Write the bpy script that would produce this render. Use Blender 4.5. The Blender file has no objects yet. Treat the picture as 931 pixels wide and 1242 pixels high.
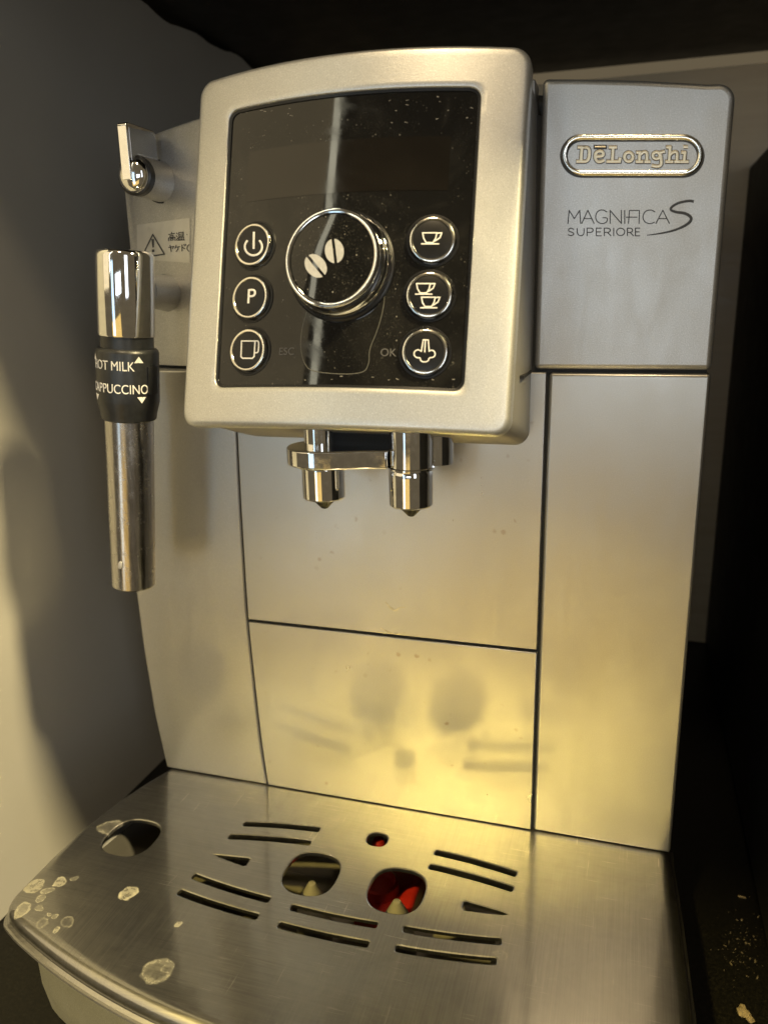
import bpy, bmesh, math, random
import numpy as np
from mathutils import Vector, Matrix, Euler

random.seed(7)
sc = bpy.context.scene
COL = sc.collection
R_ = math.radians

# ------------------------------------------------------------------ camera
# metres; x right, y into the niche, z up; z = 0 is the worktop, y = 0 the machine's front face
IMG_C = np.array([465.5, 621.0]); FPX = 960.0
_dx = np.array([0.95636895, 0.05805312, -0.28633594])
_dy = np.array([0.2915439, -0.25333018, 0.92240228])
_dz = np.array([-0.0189892, -0.9656364, -0.25920215])
ROT = np.stack([_dx, _dy, _dz], 1)
CAM = np.array([0.092, -0.30, 0.2835])

def ray(p):
    return ROT.T @ np.array([p[0] - IMG_C[0], p[1] - IMG_C[1], FPX])

def on(p, x=None, y=None, z=None):
    """where the direction of a photo pixel meets a plane of the machine"""
    d = ray(p)
    for i, v in enumerate((x, y, z)):
        if v is not None:
            return CAM + d * (v - CAM[i]) / d[i]

cd = bpy.data.cameras.new('camera')
cam = bpy.data.objects.new('camera', cd); COL.objects.link(cam)
right, down, fwd = ROT.T @ [1, 0, 0], ROT.T @ [0, 1, 0], ROT.T @ [0, 0, 1]
M = Matrix.Identity(4)
for i in range(3):
    M[i][0] = right[i]; M[i][1] = -down[i]; M[i][2] = -fwd[i]; M[i][3] = CAM[i]
cam.matrix_world = M
cd.sensor_fit = 'VERTICAL'; cd.sensor_height = 24.0; cd.lens = FPX / 1242 * 24
cd.clip_start = 0.01; cd.clip_end = 50
cd.dof.use_dof = True; cd.dof.focus_distance = 0.30; cd.dof.aperture_fstop = 8.0
sc.camera = cam

# ------------------------------------------------------------------ world and lamps
w = bpy.data.worlds.new('World'); sc.world = w; w.use_nodes = True
bg = w.node_tree.nodes['Background']
bg.inputs[0].default_value = (1.0, 0.79, 0.48, 1); bg.inputs[1].default_value = 0.125

def lamp(name, loc, target, energy, color, size, sy=None, spread=None):
    l = bpy.data.lights.new(name, 'AREA'); l.energy = energy; l.color = color
    l.shape = 'DISK' if sy is None else 'RECTANGLE'
    l.size = size
    if sy: l.size_y = sy
    if spread: l.spread = spread
    o = bpy.data.objects.new(name, l); COL.objects.link(o)
    o.location = loc
    o.rotation_euler = (Vector(target) - Vector(loc)).to_track_quat('-Z', 'Y').to_euler()
    return o
def spot(name, loc, target, energy, color, half, blend, soft):
    l = bpy.data.lights.new(name, 'SPOT'); l.energy = energy; l.color = color
    l.spot_size = 2 * half; l.spot_blend = blend; l.shadow_soft_size = soft
    o = bpy.data.objects.new(name, l); COL.objects.link(o); o.location = loc
    o.rotation_euler = (Vector(target) - Vector(loc)).to_track_quat('-Z', 'Y').to_euler()
    return o
# narrow ceiling downlight whose beam falls on the drip tray
spot('ceiling_downlight', (-0.43, -1.70, 1.95), (-0.015, -0.395, 0.06), 500, (1.0, 0.75, 0.19), R_(7.3), 0.05, 0.042)
lamp('ceiling_lamp_side', (0.98, -0.33, 1.42), (-0.1, 0, 0.2), 50, (1.0, 0.81, 0.42), 0.16)
lamp('window_left', (-0.62, -1.75, 0.14), (0, 0, 0.30), 2, (0.55, 0.8, 1.0), 0.28, 1.25)
lamp('cool_fill_right', (1.25, -1.7, 0.60), (0, 0, 0.35), 4.6, (0.87, 0.93, 1.0), 0.4, 1.2)  # added cool fill that lifts the left wall and the back wall
lamp('cool_fill_front', (0.15, -2.2, 0.36), (0, 0, 0.35), 4.7, (0.87, 0.95, 1.0), 0.8, 0.4)  # added low fill from ahead for the upper panels and back wall
lamp('bezel_fill', (0.12, -1.05, 2.05), (0, 0, 0.3), 17, (1.0, 0.77, 0.45), 0.22)  # overhead fill, added to brighten the tilted bezel
# lamp-lit room seen to the left: it is what the left half of the black glass mirrors
lamp('room_light', (-2.30, -2.0, 1.75), (-0.2, -0.6, 1.2), 20, (1.0, 0.8, 0.47), 2.2, 2.7)
lamp('doorway_light', (-1.02, -2.0, 1.75), (0, 0, 1.2), 3.8, (1.0, 0.94, 0.7), 0.09, 2.2)
lamp('floor_bounce', (-0.3, -1.7, -0.55), (0, 0, 0.15), 2.8, (1.0, 0.64, 0.17), 1.2, 0.8)

vs = sc.view_settings
vs.view_transform = 'Standard'; vs.look = 'None'; vs.exposure = 0.0; vs.gamma = 1.0
vs.use_curve_mapping = False
sc.cycles.blur_glossy = 0.0
sc.cycles.sample_clamp_indirect = 0.0
sc.cycles.use_denoising = True
sc.cycles.use_guiding = True
sc.cycles.use_surface_guiding = True

# ------------------------------------------------------------------ materials
def nodes(name):
    m = bpy.data.materials.new(name); m.use_nodes = True
    nt = m.node_tree; b = nt.nodes['Principled BSDF']
    return m, nt, b

def N(nt, typ, **kw):
    n = nt.nodes.new(typ)
    for k, v in kw.items():
        if hasattr(n, k) and k not in n.inputs: setattr(n, k, v)
        else: n.inputs[k].default_value = v
    return n

def coords(nt, scale=(1, 1, 1)):
    tc = N(nt, 'ShaderNodeTexCoord'); mp = N(nt, 'ShaderNodeMapping')
    mp.inputs['Scale'].default_value = scale
    nt.links.new(tc.outputs['Object'], mp.inputs['Vector'])
    return mp.outputs['Vector']

def noise(nt, vec, scale, detail=3, rough=0.55, dist=0.0):
    n = N(nt, 'ShaderNodeTexNoise'); n.inputs['Scale'].default_value = scale
    n.inputs['Detail'].default_value = detail; n.inputs['Roughness'].default_value = rough
    n.inputs['Distortion'].default_value = dist
    nt.links.new(vec, n.inputs['Vector']); return n.outputs['Fac']

def ramp(nt, fac, stops):
    r = N(nt, 'ShaderNodeValToRGB'); e = r.color_ramp.elements
    while len(e) < len(stops): e.new(0.5)
    for i, (p, c) in enumerate(stops):
        e[i].position = p
        e[i].color = (c, c, c, 1) if isinstance(c, (int, float)) else (*c, 1)
    nt.links.new(fac, r.inputs['Fac']); return r.outputs['Color']

def mapr(nt, fac, a, b, c, d, clamp=True):
    n = N(nt, 'ShaderNodeMapRange'); n.clamp = clamp
    for k, v in zip(('From Min', 'From Max', 'To Min', 'To Max'), (a, b, c, d)): n.inputs[k].default_value = v
    nt.links.new(fac, n.inputs['Value']); return n.outputs['Result']

def math_(nt, op, a, b=None):
    n = N(nt, 'ShaderNodeMath'); n.operation = op
    for i, v in enumerate((a, b)):
        if v is None: continue
        if isinstance(v, (int, float)): n.inputs[i].default_value = v
        else: nt.links.new(v, n.inputs[i])
    return n.outputs[0]

def mix(nt, fac, a, b):
    n = N(nt, 'ShaderNodeMix'); n.data_type = 'RGBA'
    for key, v in ((0, fac), (6, a), (7, b)):
        if isinstance(v, (int, float)): n.inputs[key].default_value = v
        elif isinstance(v, tuple): n.inputs[key].default_value = (*v, 1)
        else: nt.links.new(v, n.inputs[key])
    return n.outputs[2]

def bump(nt, b, h, strength, dist=0.0005):
    n = N(nt, 'ShaderNodeBump'); n.inputs['Strength'].default_value = strength
    n.inputs['Distance'].default_value = dist
    nt.links.new(h, n.inputs['Height']); nt.links.new(n.outputs[0], b.inputs['Normal'])

def plain(name, col, rough=0.5, metal=0.0, nscale=60, var=0.12, spec=0.5):
    m, nt, b = nodes(name)
    v = coords(nt)
    f = noise(nt, v, nscale, 4)
    lo = tuple(c * (1 - var) for c in col); hi = tuple(min(1, c * (1 + var)) for c in col)
    nt.links.new(ramp(nt, f, [(0.3, lo), (0.7, hi)]), b.inputs['Base Color'])
    nt.links.new(mapr(nt, f, 0.3, 0.7, max(0.02, rough - 0.05), rough + 0.05), b.inputs['Roughness'])
    b.inputs['Metallic'].default_value = metal
    b.inputs['Specular IOR Level'].default_value = spec
    return m

def silver(name, col, rough, metal=0.8, smear=0.0, flake=0.26, spots=False):
    """silver lacquered plastic: fine metal flakes, wiped smears, dried splashes"""
    m, nt, b = nodes(name)
    v = coords(nt)
    fl = noise(nt, v, 2600, 2, 0.6)
    big = noise(nt, v, 22, 5, 0.6)
    smr = noise(nt, coords(nt, (40, 40, 9)), 3.0, 5, 0.65, 0.6)
    c = ramp(nt, fl, [(0.30, tuple(x * (1 - flake) for x in col)), (0.62, col), (0.78, tuple(min(1, x * (1 + flake * 1.6)) for x in col))])
    c = mix(nt, mapr(nt, big, 0.35, 0.75, 0.0, 0.14), c, (0.40, 0.36, 0.28))
    if spots:
        vo = N(nt, 'ShaderNodeTexVoronoi'); vo.inputs['Scale'].default_value = 150
        nt.links.new(v, vo.inputs['Vector'])
        area = mapr(nt, noise(nt, v, 26, 3), 0.50, 0.68, 0.0, 1.0)
        sp = math_(nt, 'MULTIPLY', mapr(nt, vo.outputs['Distance'], 0.12, 0.22, 1.0, 0.0), area)
        sp = math_(nt, 'MULTIPLY', sp, mapr(nt, noise(nt, v, 210, 1), 0.50, 0.60, 0.0, 0.8))
        c = mix(nt, sp, c, (0.20, 0.10, 0.035))
    nt.links.new(c, b.inputs['Base Color'])
    b.inputs['Metallic'].default_value = metal
    r = math_(nt, 'ADD', mapr(nt, big, 0.3, 0.7, rough - 0.04, rough + 0.04), mapr(nt, smr, 0.42, 0.72, 0.0, smear))
    nt.links.new(r, b.inputs['Roughness'])
    bump(nt, b, fl, 0.16, 0.0002)
    return m

MAT = {}
MAT['silver'] = silver('silver_lacquer', (0.52, 0.52, 0.52), 0.40, 0.82, 0.05)
MAT['silver_front'] = silver('silver_lacquer_splashed', (0.46, 0.45, 0.43), 0.30, 0.88, 0.03, 0.10, True)
MAT['silver_low'] = silver('silver_lacquer_wiped', (0.46, 0.45, 0.43), 0.31, 0.88, 0.04, 0.10)
MAT['silver_rim'] = silver('silver_bezel_lacquer', (0.68, 0.68, 0.66), 0.40, 0.80, 0.03, 0.20)
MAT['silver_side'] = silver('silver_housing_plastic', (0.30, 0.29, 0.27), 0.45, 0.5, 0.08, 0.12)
MAT['chrome'] = plain('chrome_plating', (0.82, 0.82, 0.82), 0.07, 1.0, 300, 0.06)
MAT['steel_tube'] = plain('steel_tube_metal', (0.62, 0.60, 0.57), 0.17, 1.0, 120, 0.12)
def tube_mat():
    m, nt, b = nodes('dull_steel_tube')
    v = coords(nt)
    st = noise(nt, coords(nt, (1, 1, 0.06)), 620, 4, 0.65)
    sp = noise(nt, v, 260, 4, 0.7)
    c = mix(nt, mapr(nt, st, 0.3, 0.7, 0, 1), (0.40, 0.385, 0.37), (0.62, 0.60, 0.58))
    nt.links.new(mix(nt, mapr(nt, sp, 0.55, 0.75, 0, 0.5), c, (0.30, 0.27, 0.22)), b.inputs['Base Color'])
    b.inputs['Metallic'].default_value = 1.0
    nt.links.new(math_(nt, 'ADD', mapr(nt, st, 0.3, 0.7, 0.17, 0.27), mapr(nt, sp, 0.5, 0.75, 0, 0.12)), b.inputs['Roughness'])
    return m
MAT['steel_tube'] = tube_mat()
MAT['water'] = plain('milky_drop', (0.55, 0.53, 0.50), 0.08, 0.2)
MAT['gold_chrome'] = plain('badge_chrome', (0.80, 0.78, 0.72), 0.16, 1.0, 300, 0.10)
MAT['badge_gold'] = plain('badge_letter_metal', (0.66, 0.58, 0.43), 0.36, 0.9, 300, 0.10)
MAT['shell'] = plain('graphite_shell_plastic', (0.030, 0.031, 0.034), 0.38)
MAT['seam'] = plain('seam_black', (0.008, 0.008, 0.008), 0.7)
MAT['black'] = plain('black_plastic', (0.010, 0.010, 0.011), 0.30, spec=0.35)
MAT['matte_black'] = plain('matte_black_rubber', (0.006, 0.006, 0.006), 0.55, spec=0.2)
MAT['rubber'] = plain('black_sleeve_plastic', (0.016, 0.017, 0.019), 0.36, 0, 500, 0.25)
MAT['print_white'] = plain('white_print', (0.80, 0.78, 0.74), 0.5)
MAT['print_grey'] = plain('faint_grey_print', (0.10, 0.095, 0.09), 0.5)
MAT['print_dark'] = plain('charcoal_print', (0.035, 0.036, 0.042), 0.45)
MAT['bean'] = plain('silver_bean_print', (0.55, 0.54, 0.52), 0.40, 0.3, 900, 0.1)
MAT['red'] = plain('red_float_plastic', (0.20, 0.008, 0.005), 0.4)
MAT['basin'] = plain('grey_basin_plastic', (0.10, 0.095, 0.085), 0.5)
MAT['pin'] = plain('pale_pin_plastic', (0.13, 0.125, 0.105), 0.35)
MAT['crumb'] = plain('bread_crumb', (0.15, 0.12, 0.08), 0.9, 0, 900, 0.3)
MAT['dust'] = plain('worktop_dust', (0.07, 0.057, 0.04), 0.9, 0, 900, 0.3)
MAT['splash'] = plain('dried_milk', (0.46, 0.42, 0.32), 0.4, 0.3, 400, 0.3)
MAT['flake'] = plain('pale_film_flake', (0.20, 0.185, 0.15), 0.5, 0, 900, 0.4)
MAT['film'] = plain('film_edge', (0.10, 0.095, 0.075), 0.4)

def glass_black():
    m, nt, b = nodes('dusty_black_glass')
    v = coords(nt)
    # dust specks, thicker round the knob and to the right
    vo = N(nt, 'ShaderNodeTexVoronoi'); vo.inputs['Scale'].default_value = 620
    nt.links.new(v, vo.inputs['Vector'])
    speck = mapr(nt, vo.outputs['Distance'], 0.10, 0.20, 1.0, 0.0)
    pick = mapr(nt, noise(nt, v, 330, 2), 0.52, 0.62, 0.0, 1.0)
    patch = mapr(nt, noise(nt, v, 42, 4, 0.65), 0.42, 0.66, 0.06, 1.0)
    dk = N(nt, 'ShaderNodeVectorMath'); dk.operation = 'DISTANCE'
    nt.links.new(v, dk.inputs[0]); dk.inputs[1].default_value = (0.006, -0.046, 0.290)
    near = math_(nt, 'MULTIPLY', mapr(nt, dk.outputs['Value'], 0.017, 0.034, 1.0, 0.0), mapr(nt, noise(nt, v, 90, 3), 0.38, 0.6, 0.1, 1.0))
    patch = math_(nt, 'MAXIMUM', math_(nt, 'MULTIPLY', patch, 0.55), near)
    d = math_(nt, 'MULTIPLY', math_(nt, 'MULTIPLY', speck, pick), patch)
    lint = noise(nt, v, 900, 4, 0.75, 2.5)
    l2 = math_(nt, 'MULTIPLY', mapr(nt, lint, 0.60, 0.70, 0.0, 0.5), patch)
    d = math_(nt, 'MAXIMUM', d, l2)
    film = mapr(nt, noise(nt, v, 30, 5, 0.7, 0.8), 0.48, 0.75, 0.0, 0.030)
    fac = math_(nt, 'ADD', math_(nt, 'MULTIPLY', d, 0.75), film)
    nt.links.new(mix(nt, fac, (0.006, 0.006, 0.006), (0.42, 0.39, 0.32)), b.inputs['Base Color'])
    sm = mapr(nt, noise(nt, v, 55, 4, 0.6, 1.2), 0.52, 0.72, 0.0, 0.13)
    nt.links.new(math_(nt, 'ADD', mapr(nt, d, 0, 1, 0.045, 0.5), sm), b.inputs['Roughness'])
    b.inputs['Specular IOR Level'].default_value = 0.5
    return m
MAT['glass'] = glass_black()
MAT['display'] = plain('display_window_glass', (0.008, 0.0065, 0.005), 0.08, 0.0, 60, 0.2, 0.6)

def steel_plate():
    m, nt, b = nodes('scratched_steel_plate')
    v = coords(nt)
    br = noise(nt, coords(nt, (6, 260, 1)), 6, 6, 0.7)
    br2 = noise(nt, coords(nt, (300, 5, 1)), 6, 6, 0.7)
    sel = mapr(nt, noise(nt, v, 9, 2), 0.42, 0.62, 0, 1)
    mm = N(nt, 'ShaderNodeMix'); mm.data_type = 'FLOAT'
    nt.links.new(sel, mm.inputs[0]); nt.links.new(br, mm.inputs[2]); nt.links.new(br2, mm.inputs[3])
    brush = mm.outputs[0]
    big = noise(nt, v, 30, 5, 0.65, 0.4)
    # sparse bright hairline scratches
    def scr(scale, rot, lo):
        tc = N(nt, 'ShaderNodeTexCoord'); mp = N(nt, 'ShaderNodeMapping')
        mp.inputs['Rotation'].default_value = (0, 0, rot); mp.inputs['Scale'].default_value = scale
        nt.links.new(tc.outputs['Object'], mp.inputs['Vector'])
        return mapr(nt, noise(nt, mp.outputs['Vector'], 10, 2, 0.5), lo, lo + 0.05, 0, 1)
    s = math_(nt, 'MAXIMUM', scr((7, 210, 1), 0.08, 0.66), scr((120, 5, 1), -0.2, 0.68))
    s = math_(nt, 'MULTIPLY', s, mapr(nt, noise(nt, v, 60, 2), 0.5, 0.62, 0, 1))
    dull = mapr(nt, big, 0.35, 0.75, 0, 1)
    c = mix(nt, dull, (0.40, 0.395, 0.385), (0.31, 0.305, 0.295))
    c = mix(nt, math_(nt, 'MULTIPLY', s, 0.35), c, (0.80, 0.76, 0.68))
    # dried lime spots: (x, y, radius, ring only?)
    tc = N(nt, 'ShaderNodeTexCoord')
    dn = N(nt, 'ShaderNodeTexNoise'); dn.inputs['Scale'].default_value = 160; dn.inputs['Detail'].default_value = 3
    nt.links.new(tc.outputs['Object'], dn.inputs['Vector'])
    off = N(nt, 'ShaderNodeVectorMath'); off.operation = 'MULTIPLY_ADD'
    nt.links.new(dn.outputs['Color'], off.inputs[0])
    off.inputs[1].default_value = (0.0055, 0.0055, 0); off.inputs[2].default_value = (-0.00275, -0.00275, 0)
    add = N(nt, 'ShaderNodeVectorMath'); add.operation = 'ADD'
    nt.links.new(tc.outputs['Object'], add.inputs[0]); nt.links.new(off.outputs[0], add.inputs[1])
    stain = None; rings = None
    for px, py, r, fill in STAINS:
        p = on((px, py), z=TRAY_Z)
        dd = N(nt, 'ShaderNodeVectorMath'); dd.operation = 'DISTANCE'
        nt.links.new(add.outputs[0], dd.inputs[0]); dd.inputs[1].default_value = (p[0], p[1], TRAY_Z)
        q = math_(nt, 'DIVIDE', dd.outputs['Value'], r * 0.86)
        core = mapr(nt, q, 0.86, 1.0, 1.0, 0.0)
        edge = math_(nt, 'SUBTRACT', core, mapr(nt, q, 0.55, 0.92, 1.0, 0.0))
        val = math_(nt, 'ADD', math_(nt, 'MULTIPLY', core, fill), math_(nt, 'MULTIPLY', edge, 0.55))
        stain = val if stain is None else math_(nt, 'MAXIMUM', stain, val)
    stain = math_(nt, 'MULTIPLY', stain, mapr(nt, noise(nt, v, 420, 4, 0.7), 0.3, 0.65, 0.08, 0.72))
    nt.links.new(mix(nt, stain, c, (0.36, 0.35, 0.32)), b.inputs['Base Color'])
    met = math_(nt, 'SUBTRACT', 1.0, math_(nt, 'MULTIPLY', stain, 0.85))
    nt.links.new(met, b.inputs['Metallic'])
    r = math_(nt, 'ADD', mapr(nt, brush, 0.3, 0.7, 0.10, 0.135), mapr(nt, big, 0.45, 0.8, 0.0, 0.02))
    r = math_(nt, 'ADD', r, math_(nt, 'MULTIPLY', stain, 0.5))
    nt.links.new(r, b.inputs['Roughness'])
    bump(nt, b, math_(nt, 'ADD', math_(nt, 'MULTIPLY', stain, 0.6), noise(nt, v, 150, 1)), 1.0, 0.00003)
    b2 = N(nt, 'ShaderNodeBsdfPrincipled')
    c2 = mix(nt, mapr(nt, brush, 0.32, 0.68, 0, 1), (0.37, 0.365, 0.355), (0.44, 0.43, 0.415))
    c2 = mix(nt, math_(nt, 'MULTIPLY', s, 0.5), c2, (0.95, 0.92, 0.85))
    nt.links.new(mix(nt, stain, c2, (0.34, 0.32, 0.28)), b2.inputs['Base Color'])
    nt.links.new(met, b2.inputs['Metallic'])
    nt.links.new(mapr(nt, brush, 0.3, 0.7, 0.30, 0.42), b2.inputs['Roughness'])
    bump(nt, b2, brush, 0.04, 0.0002)
    ms = N(nt, 'ShaderNodeMixShader')
    nt.links.new(math_(nt, 'ADD', mapr(nt, brush, 0.3, 0.7, 0.40, 0.50), mapr(nt, big, 0.4, 0.75, -0.08, 0.14)), ms.inputs[0])
    nt.links.new(b.outputs[0], ms.inputs[1]); nt.links.new(b2.outputs[0], ms.inputs[2])
    nt.links.new(ms.outputs[0], nt.nodes['Material Output'].inputs['Surface'])
    return m

TRAY_Z = 0.06
STAINS = [(134, 1003, 0.0062, 0.30), (156, 1083, 0.0050, 0.85), (190, 1178, 0.0068, 0.25), (203, 1172, 0.003, 0.2),
          (41, 1075, 0.0044, 0.8), (73, 1069, 0.0036, 0.8), (57, 1080, 0.0028, 0.5), (49, 1090, 0.0025, 0.4),
          (51, 1101, 0.0022, 0.4), (28, 1104, 0.0044, 0.5), (60, 1109, 0.0013, 0.5), (67, 1112, 0.0014, 0.5),
          (51, 1119, 0.0030, 0.05), (82, 1119, 0.0030, 0.08), (68, 1128, 0.0016, 0.7), (92, 1066, 0.0020, 0.4),
          (216, 1123, 0.0016, 0.7), (607, 1158, 0.0024, 0.02)]
MAT['plate'] = steel_plate()

def counter_mat():
    m, nt, b = nodes('black_worktop')
    v = coords(nt)
    f = noise(nt, v, 700, 3, 0.7)
    nt.links.new(ramp(nt, f, [(0.45, (0.002, 0.002, 0.002)), (0.72, (0.008, 0.0075, 0.007))]), b.inputs['Base Color'])
    b.inputs['Roughness'].default_value = 0.42; b.inputs['Specular IOR Level'].default_value = 0.3
    bump(nt, b, f, 0.2, 0.0004)
    return m
MAT['counter'] = counter_mat()

def wall_mat(name, lo, hi, rough, streak):
    m, nt, b = nodes(name)
    v = coords(nt, streak)
    f = noise(nt, v, 6, 5, 0.6, 0.3)
    g = noise(nt, coords(nt), 500, 2)
    c = mix(nt, f, lo, hi)
    nt.links.new(c, b.inputs['Base Color'])
    nt.links.new(mapr(nt, f, 0.3, 0.7, rough - 0.06, rough + 0.06), b.inputs['Roughness'])
    bump(nt, b, g, 0.08, 0.0003)
    return m
MAT['wall_left'] = wall_mat('grey_laminate', (0.40, 0.385, 0.35), (0.46, 0.445, 0.405), 0.55, (1, 2, 2))
MAT['wall_back'] = wall_mat('wood_laminate', (0.40, 0.29, 0.16), (0.55, 0.42, 0.25), 0.38, (2, 2, 22))
MAT['shelf'] = plain('black_shelf_board', (0.006, 0.006, 0.007), 0.6)
MAT['sticker'] = plain('clear_sticker', (0.56, 0.56, 0.565), 0.36, 0.78, 200, 0.05)

# ------------------------------------------------------------------ mesh helpers
def link(name, me, mat, parent=None, smooth=35):
    if mat is not None: me.materials.append(MAT[mat])
    if smooth:
        me.polygons.foreach_set('use_smooth', [True] * len(me.polygons))
        try: me.set_sharp_from_angle(angle=R_(smooth))
        except Exception: pass
    o = bpy.data.objects.new(name, me); COL.objects.link(o)
    if parent is not None: o.parent = parent
    return o

def from_bm(name, bm, mat, parent=None, smooth=35):
    bmesh.ops.recalc_face_normals(bm, faces=bm.faces[:])
    me = bpy.data.meshes.new(name); bm.to_mesh(me); bm.free()
    return link(name, me, mat, parent, smooth)

def rings_mesh(name, rings, mat, parent=None, cap0=False, cap1=False, closed=True, smooth=35):
    """skin a list of equally long point rings"""
    bm = bmesh.new()
    R = [[bm.verts.new(p) for p in r] for r in rings]
    n = len(R[0])
    for a, b in zip(R, R[1:]):
        for i in range(n if closed else n - 1):
            j = (i + 1) % n
            bm.faces.new((a[i], a[j], b[j], b[i]))
    if cap0: bm.faces.new(R[0][::-1])
    if cap1: bm.faces.new(R[-1])
    return from_bm(name, bm, mat, parent, smooth)

def frame_of(axis):
    a = Vector(axis).normalized()
    t = Vector((1, 0, 0)) if abs(a.x) < 0.8 else Vector((0, 1, 0))
    u = a.cross(t).normalized()
    return a, u, a.cross(u)

def lathe(name, base, axis, prof, mat, parent=None, n=40, smooth=35, cap=True):
    """prof: (radius, height) along the axis from the base"""
    a, u, v = frame_of(axis); base = Vector(base)
    rings = []
    for r, h in prof:
        r = max(r, 1e-5)
        rings.append([base + a * h + (u * math.cos(t) + v * math.sin(t)) * r
                      for t in [2 * math.pi * k / n for k in range(n)]])
    return rings_mesh(name, rings, mat, parent, cap, cap, True, smooth)

def bevelled(o, width, seg=3, angle=40):
    md = o.modifiers.new('bevel', 'BEVEL'); md.width = width; md.segments = seg
    md.limit_method = 'ANGLE'; md.angle_limit = R_(angle); md.harden_normals = False
    return o

def box(name, c, s, mat, parent=None, bev=0.0, rot=None):
    bm = bmesh.new(); bmesh.ops.create_cube(bm, size=1.0)
    bmesh.ops.scale(bm, vec=s, verts=bm.verts)
    if rot is not None: bmesh.ops.rotate(bm, matrix=Euler(rot).to_matrix(), verts=bm.verts)
    bmesh.ops.translate(bm, vec=c, verts=bm.verts)
    o = from_bm(name, bm, mat, parent)
    if bev: bevelled(o, bev)
    return o

def prism(name, pts, y0, y1, mat, parent=None, bev=0.0, seg=3):
    """outline in (x, z) extruded in depth"""
    bm = bmesh.new()
    a = [bm.verts.new((x, y0, z)) for x, z in pts]; b = [bm.verts.new((x, y1, z)) for x, z in pts]
    bm.faces.new(a); bm.faces.new(b[::-1])
    for i in range(len(a)):
        j = (i + 1) % len(a); bm.faces.new((a[i], b[i], b[j], a[j]))
    o = from_bm(name, bm, mat, parent)
    if bev: bevelled(o, bev, seg)
    return o

def arc(cx, cz, r, a0, a1, n):
    return [(cx + r * math.cos(R_(a0 + (a1 - a0) * k / n)), cz + r * math.sin(R_(a0 + (a1 - a0) * k / n))) for k in range(n + 1)]

def rrect(w, h, r, side=10, k=6):
    """rounded rectangle; every call gives the same number of points in the same order"""
    pts = []
    hw, hh = w / 2, h / 2
    cs = [(hw - r, hh - r, 0), (-hw + r, hh - r, 90), (-hw + r, -hh + r, 180), (hw - r, -hh + r, 270)]
    for i, (cx, cy, a) in enumerate(cs):
        pts += arc(cx, cy, r, a, a + 90, k)
        nx, ny, na = cs[(i + 1) % 4]
        p = pts[-1]; q = (nx + r * math.cos(R_(na)), ny + r * math.sin(R_(na)))
        for s in range(1, side): pts.append((p[0] + (q[0] - p[0]) * s / side, p[1] + (q[1] - p[1]) * s / side))
    return pts

def chaikin(p, n=2, closed=False):
    p = [tuple(q) for q in p]
    for _ in range(n):
        q = []
        m = len(p)
        for i in range(m if closed else m - 1):
            a, b = np.array(p[i], float), np.array(p[(i + 1) % m], float)
            q += [tuple(a * .75 + b * .25), tuple(a * .25 + b * .75)]
        p = q if closed else [p[0]] + q + [p[-1]]
    return p

def curve_mesh(cu):
    o = bpy.data.objects.new('tmp', cu); COL.objects.link(o)
    dg = bpy.context.evaluated_depsgraph_get()
    me = bpy.data.meshes.new_from_object(o.evaluated_get(dg))
    bpy.data.objects.remove(o); return me

def strokes(name, lines, fn, mat, parent, width, flat=0.25, smooth_pts=True):
    """pen strokes in drawing units (x, y[, radius factor]) laid on a surface by fn(x, y, height)"""
    cu = bpy.data.curves.new(name, 'CURVE'); cu.dimensions = '3D'
    cu.bevel_depth = width / 2; cu.bevel_resolution = 2; cu.use_fill_caps = True
    for ln in lines:
        closed = False
        if ln and ln[-1] == 'c': closed = True; ln = ln[:-1]
        if ln and ln[0] == 's':
            parts = [(chaikin([p if len(p) == 3 else (*p, 1) for p in ln[1:]], 3, closed), closed)]
        elif len(ln) <= 8:       # sharp corners: one stroke for each straight piece, so that none pinches
            ends = ln + ln[:1] if closed else ln
            parts = []
            for a_, b_ in zip(ends, ends[1:]):
                e_ = np.array(b_[:2], float) - np.array(a_[:2], float); e_ *= 0.35 * width / max(1e-9, np.linalg.norm(e_))
                parts.append(([(a_[0] - e_[0], a_[1] - e_[1], *a_[2:]), (b_[0] + e_[0], b_[1] + e_[1], *b_[2:])], False))
        else:
            parts = [(ln, closed)]
        for ln_, cl_ in parts:
            s = cu.splines.new('POLY'); s.points.add(len(ln_) - 1); s.use_cyclic_u = cl_
            for pt, p in zip(s.points, ln_):
                pt.co = (p[0], p[1], 0, 1); pt.radius = p[2] if len(p) > 2 else 1
    me = curve_mesh(cu)
    for v in me.vertices:
        v.co = Vector(fn(v.co.x, v.co.y, v.co.z * flat))
    me.materials.clear()
    return link(name, me, mat, parent, 60)

def text(name, body, fn, mat, parent, size, bold=0.0, align='LEFT'):
    cu = bpy.data.curves.new(name, 'FONT'); cu.body = body; cu.size = size
    cu.align_x = align; cu.offset = bold * size; cu.extrude = 0.00006
    me = curve_mesh(cu)
    for v in me.vertices:
        v.co = Vector(fn(v.co.x, v.co.y, v.co.z))
    me.materials.clear()
    return link(name, me, mat, parent, 30)

def empty(name, loc=(0, 0, 0), parent=None):
    o = bpy.data.objects.new(name, None); COL.objects.link(o); o.location = loc
    o.empty_display_size = 0.05
    if parent: o.parent = parent
    return o

# ------------------------------------------------------------------ the setting
def slab(name, c, s, mat):
    o = box(name, c, s, mat); o['kind'] = 'structure'; return o
slab('worktop', (0.0, 0.08, -0.02), (2.2, 0.62, 0.04), 'counter')
# back panel of the niche
slab('wall_back', (0.30, 0.372, 0.219), (0.968, 0.02, 0.436), 'wall_back')
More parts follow.
